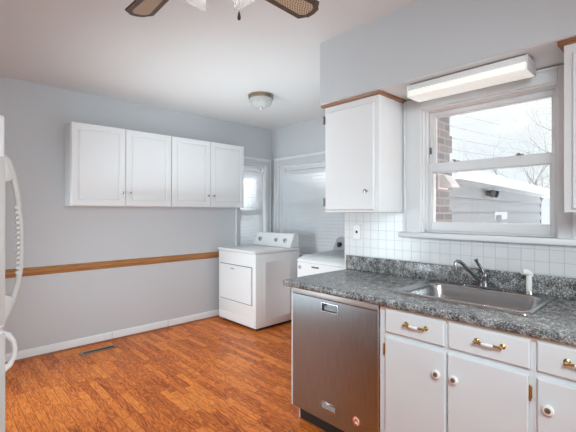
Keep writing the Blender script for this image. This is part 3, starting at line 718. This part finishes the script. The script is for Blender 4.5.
def faucet():
    zb = .9215; x, y = 2.316, .80
    t = thing('faucet', 'chrome single-lever kitchen faucet on the back ledge of the sink', 'faucet', (x, y, zb))
    b = MB(); pl = rrect(x-.022, x+.016, y-.115, y+.115, .018, zb); n = len(pl)
    b.add(pl+[(p[0], p[1], zb+.008) for p in pl]+[(x+(p[0]-x)*.86, y+(p[1]-y)*.96, zb+.012) for p in pl], [tuple(range(n))[::-1], tuple(range(2*n, 3*n))]+[(i, (i+1) % n, n+(i+1) % n, n+i) for i in range(n)]+[(n+i, n+(i+1) % n, 2*n+(i+1) % n, 2*n+i) for i in range(n)])
    b.build('base_plate', M['faucet'], t)
    MB().lathe((x, y, zb+.011), (0, 0, 1), [(.026, 0), (.024, .010), (.022, .050), (.024, .060), (.022, .072), (.012, .080)], 22).build('body', M['faucet'], t)
    sp = [Vector((x-.01, y+.008, zb+.035)), Vector((2.235, .837, 1.015)), Vector((2.19, .862, 1.062)), Vector((2.168, .874, 1.080)), Vector((2.152, .883, 1.083)), Vector((2.142, .889, 1.074)), Vector((2.140, .890, 1.052))]
    s = MB().tube(sp, [.012, .011, .010, .010, .010, .010, .0105], 12).build('spout', M['faucet'], t)
    MB().lathe((2.140, .890, 1.056), (0, 0, -1), [(.011, 0), (.0135, .002), (.0135, .020), (.010, .022)], 16).build('aerator', M['faucet'], s)
    MB().tube([(x, y, zb+.082), (x-.012, y+.010, zb+.115), (x-.03, y+.025, zb+.150), (x-.036, y+.030, zb+.166)], [.012, .009, .008, .012], 12).build('lever', M['faucet'], t)
faucet()
def sprayer():
    zb = .9215; x, y = 2.314, .572
    t = thing('side_sprayer', 'white side sprayer in its holder at the sink corner', 'sprayer', (x, y, zb))
    MB().lathe((x, y, zb), (0, 0, 1), [(.019, 0), (.019, .004), (.017, .010), (.016, .018)], 20).build('holder', M['chrome'], t)
    MB().lathe((x, y, zb+.012), (0, 0, 1), [(.013, 0), (.015, .03), (.014, .075), (.013, .09)], 16).build('handle', M['ceramic'], t)
    MB().tube([(x+.012, y-.008, zb+.098), (x, y, zb+.112), (x-.018, y+.012, zb+.122), (x-.036, y+.024, zb+.120)], [.012, .017, .017, .014], 14).build('spray_head', M['ceramic'], t)
sprayer()

# switch plate on the tiles
def switch():
    x = 2.3915; t = thing('light_switch', 'white switch plate on the tiles under the cabinet', 'light switch', (x, 1.742, 1.205))
    MB().panel((x, 1.777, 1.147), (0, -1, 0), (0, 0, 1), (-1, 0, 0), .070, .117, [(0, .002), (.004, .006), (.01, .006)], .0).build('plate', M['plastic'], t)
    MB().box(x-.016, x-.005, 1.737, 1.747, 1.198, 1.216).build('toggle', M['dark'], t, bevel=.001)
switch()

# floor register
def register():
    t = thing('floor_register', 'brown metal floor vent at the foot of the grey wall', 'vent', (1.205, 3.965, 0))
    x0, x1, y0, y1 = 1.035, 1.375, 3.925, 4.005
    b = MB().box(x0, x1, y0, y0+.018, .0005, .008).box(x0, x1, y1-.018, y1, .0005, .008).box(x0, x0+.03, y0+.018, y1-.018, .0005, .008).box(x1-.03, x1, y0+.018, y1-.018, .0005, .008)
    b.build('frame', M['bronze'], t, bevel=.002)
    MB().box(x0+.03, x1-.03, y0+.018, y1-.018, .0005, .002).build('duct_opening', M['dark'], t)
    b = MB(); k = x0+.036
    while k < x1-.034: b.box(k, k+.003, y0+.018, y1-.018, .002, .0065); k += .011
    b.build('louvers', M['dark'], t)
register()

# ------------------------------------------------------------------ refrigerator at the left edge
def fridge():
    X, y0, y1 = .197, 1.70, 2.42
    t = thing('refrigerator', 'white refrigerator standing at the left by the grey wall', 'refrigerator', (-.17, (y0+y1)/2, 0))
    MB().box(-.53, .125, y0+.004, y1-.004, .04, 1.70).build('body', M['fridgep'], t, bevel=.012, seg=3)
    MB().box(-.50, .10, y0+.03, y1-.03, .0, .045).build('base_grille', M['dark'], t)
    d = MB().box(.130, X, y0, y1, .938, 1.712).build('door', M['fridgep'], t, bevel=.010, seg=3)
    e = MB().box(.130, X, y0, y1, .05, .930).build('door', M['fridgep'], t, bevel=.010, seg=3)
    yh = 1.75
    MB().box(.155, X+.001, y0-.003, y0+.02, .95, 1.560).build('door_edge_strip', M['handle'], d, bevel=.001)  # greige strips along the near edges of both doors
    MB().box(.155, X+.001, y0-.003, y0+.02, .06, .92).build('door_edge_strip', M['handle'], e, bevel=.001)
    # tall bowed handle
    pts = [(X-.003, yh, 1.562), (X+.012, yh, 1.552), (X+.030, yh, 1.50), (X+.044, yh, 1.42), (X+.054, yh, 1.32), (X+.057, yh, 1.24), (X+.055, yh, 1.16), (X+.046, yh, 1.09), (X+.030, yh, 1.03), (X+.012, yh, .985), (X-.003, yh, .965)]
    ph = [Vector(p) for p in pts]
    h = MB().tube(ph, [.015, .014, .012, .0105, .0095, .0095, .0095, .0105, .012, .016, .020], 12, up=(0, 1, 0)).build('door_handle', M['handle'], d)
    MB().prism([(X-.004, yh-.016, 1.562), (X+.014, yh-.016, 1.552), (X+.034, yh-.016, 1.485), (X+.020, yh-.016, 1.475), (X+.008, yh-.016, 1.470), (X-.004, yh-.016, 1.468)], (0, .032, 0)).build('handle_mount', M['handle'], h, bevel=.004)
    MB().prism([(X-.004, yh-.016, .955), (X+.012, yh-.016, .975), (X+.034, yh-.016, 1.035), (X+.022, yh-.016, 1.045), (X+.010, yh-.016, 1.05), (X-.004, yh-.016, 1.06)], (0, .032, 0)).build('handle_mount', M['handle'], h, bevel=.004)
    gr = MB()
    for k in range(14):
        z = 1.13+k*.019; u = (z-1.24)/.22; xx = X+.046-.014*u*u
        gr.lathe((xx, yh-.010, z), (0, 1, 0), [(.006, 0), (.006, .020)], 10)
    gr.build('grip_ridges', M['handle'], h)
    q = [(X-.003, yh, .905), (X+.016, yh, .898), (X+.032, yh, .872), (X+.037, yh, .842), (X+.034, yh, .812), (X+.020, yh, .785), (X-.003, yh, .770)]
    MB().tube([Vector(p) for p in q], [.013, .011, .0085, .008, .0085, .011, .013], 12, up=(0, 1, 0)).build('door_handle', M['plastic'], e)
fridge()

# ------------------------------------------------------------------ outdoors beyond the sink window
struct(MB().box(-30, 70, -40, 60, -.75, -.6).build('ground', M['ground'], smooth=False))
def garage():
    o = Vector((5.1, 2.35, -.6)); u = Vector((.9979, .065, 0)).normalized(); v = Vector((-u.y, u.x, 0)); L, D, Ht = 7.45, 5.0, 2.40
    t = thing('garage', 'low pale garage with horizontal siding beyond the sink window', 'building', o)
    def P(a, d, z): return o+u*a+v*d+Vector((0, 0, z))
    b = MB(); n = 11
    # lapped boards on the near side and the end
    for k in range(n):
        z0 = k*Ht/n; z1 = (k+1)*Ht/n
        b.prism([P(0, -.05, z0), P(0, -.002, z1), P(0, .1, z1), P(0, .1, z0)], u*L)
        b.prism([P(L+.018, 0, z0), P(L+.002, 0, z1), P(L-.1, 0, z1), P(L-.1, 0, z0)], v*D)
    b.prism([P(0, .1, 0), P(L-.1, .1, 0), P(L-.1, D, 0), P(0, D, 0)], (0, 0, Ht))
    b.build('wall', M['siding'], t, smooth=False)
    r = MB().prism([P(-.3, -.35, Ht+.03), P(-.3, D/2, Ht+1.0), P(-.3, D+.35, Ht+.03), P(-.3, D+.35, Ht+.12), P(-.3, D/2, Ht+1.1), P(-.3, -.35, Ht+.12)], u*(L+.9))
    r.build('roof', M['roofing'], t, smooth=False)
    MB().prism([P(-.3, -.38, Ht-.02), P(-.3, -.35, Ht-.02), P(-.3, -.35, Ht+.15), P(-.3, -.38, Ht+.15)], u*(L+.9)).prism([P(-.3, -.35, Ht-.02), P(-.3, 0, Ht-.02), P(-.3, 0, Ht), P(-.3, -.35, Ht)], u*(L+.9)).build('fascia', M['outwhite'], t, smooth=False)
    MB().prism([P(L-.02, -.03, 0), P(L+.03, -.03, 0), P(L+.03, .03, 0), P(L-.02, .03, 0)], (0, 0, Ht)).build('corner_board', M['darkgrey'], t, smooth=False)
    wf = MB().prism([P(2.72, -.035, 1.45), P(3.62, -.035, 1.45), P(3.62, -.035, 1.98), P(2.72, -.035, 1.98)], v*.05).build('window_frame', M['outwhite'], t, smooth=False)
    MB().prism([P(2.80, -.045, 1.53), P(3.14, -.045, 1.53), P(3.14, -.045, 1.90), P(2.80, -.045, 1.90)], v*.03).build('window_pane', M['winblind_dark'], wf, smooth=False)
    MB().lathe((8, 3.5, 2.25), (0, 0, 1), [(.03, 0), (.03, 1.4)], 10).build('service_mast', M['wire'], t)
    f = thing('floodlight', 'small dark floodlight mounted on the pale garage siding', 'floodlight', P(2.15, -.04, 2.30))
    a = P(2.15, -.04, 2.30)
    MB().lathe(a, -v, [(.05, 0), (.05, .03), (.03, .05)], 14).build('base', M['dark'], f)
    for s in (-1, 1):
        c = a-v*.06+u*s*.10
        MB().tube([a-v*.04, c], .016, 8).lathe(c, (-v+u*s*.6-Vector((0, 0, .3))).normalized(), [(.03, -.03), (.055, .02), (.065, .09), (.055, .10)], 14).build('lamp_head', M['dark'], f)
garage()
t = thing('vent_hood', 'small white vent hood on the brick wall outside the window', 'vent', (3.69, 1.66, 1.66))
MB().prism([(3.60, 1.659, 1.60), (3.60, 1.659, 1.72), (3.60, 1.60, 1.72), (3.60, 1.53, 1.62), (3.60, 1.53, 1.60)], (.18, 0, 0)).build('hood', M['outwhite'], t, bevel=.004)
MB().box(3.585, 3.795, 1.650, 1.6595, 1.585, 1.735).build('flange', M['outwhite'], t)

def tree(base, h, label, seed, spread=.7, depth=6):
    rn = random.Random(seed); t = thing('bare_tree', label, 'tree', base, 'bare trees beyond the garage')
    B = MB(); Tk = MB()
    def grow(p, d, L, r, k):
        n = 3; pts = [p]; rad = [r]
        for i in range(n):
            d = (d+Vector((rn.uniform(-.18, .18), rn.uniform(-.18, .18), rn.uniform(-.06, .14)))).normalized()
            pts.append(pts[-1]+d*L/n); rad.append(r*(1-.35*(i+1)/n))
        (Tk if k == depth else B).tube(pts, rad, 6 if k > 3 else 3)
        if k == 0: return
        for i in range(3 if k > 1 else 4):
            a = d.orthogonal().normalized(); a.rotate(Matrix.Rotation(rn.uniform(0, 6.28), 3, d))
            grow(pts[-1] if i < 2 else pts[-2], (d+a*rn.uniform(spread*.7, spread*1.5)).normalized(), L*rn.uniform(.62, .82), rad[-1]*.66, k-1)
    grow(Vector(base), Vector((0, 0, 1)), h*.26, h*.016, depth)
    Tk.build('trunk', M['bark'], t); B.build('branches', M['bark'], t, smooth=False)
tree((22, 5.0, -.6), 9.0, 'bare tree with fine twigs rising behind the far end of garage', 3, depth=7)
tree((25, 6.9, -.6), 8.0, 'bare tree behind the middle of the garage roof', 5, depth=7)
tree((15.8, 2.55, -.6), 9.5, 'tall bare tree at right edge of the sink window, nearest of the trees', 11)
def pole():
    t = thing('utility_pole', 'wooden utility pole carrying the wires beyond the garage', 'utility pole', (31, 4.4, -.6))
    MB().lathe((31, 4.4, -.6), (0, 0, 1), [(.15, 0), (.11, 7.4)], 12).build('post', M['bark'], t)
pole()
LAB = ['lowest of the power wires crossing the sky above the garage', 'second lowest power wire crossing the sky above the garage', 'second highest power wire crossing the sky above the garage', 'highest of the power wires crossing the sky above the garage']
for k, (za, zc) in enumerate([(2.70, 5.2), (2.95, 5.6), (3.2, 6.0), (3.5, 6.6)]):
    a, c = Vector((8, 3.464, za)), Vector((31, 4.28, zc))
    pts = [a.lerp(c, u/16)-Vector((0, 0, .35*4*(u/16)*(1-u/16))) for u in range(17)]
    tag(MB().tube(pts, .009, 6).build('power_wire', M['wire']), LAB[k], 'wire', 'power wires over the garage')
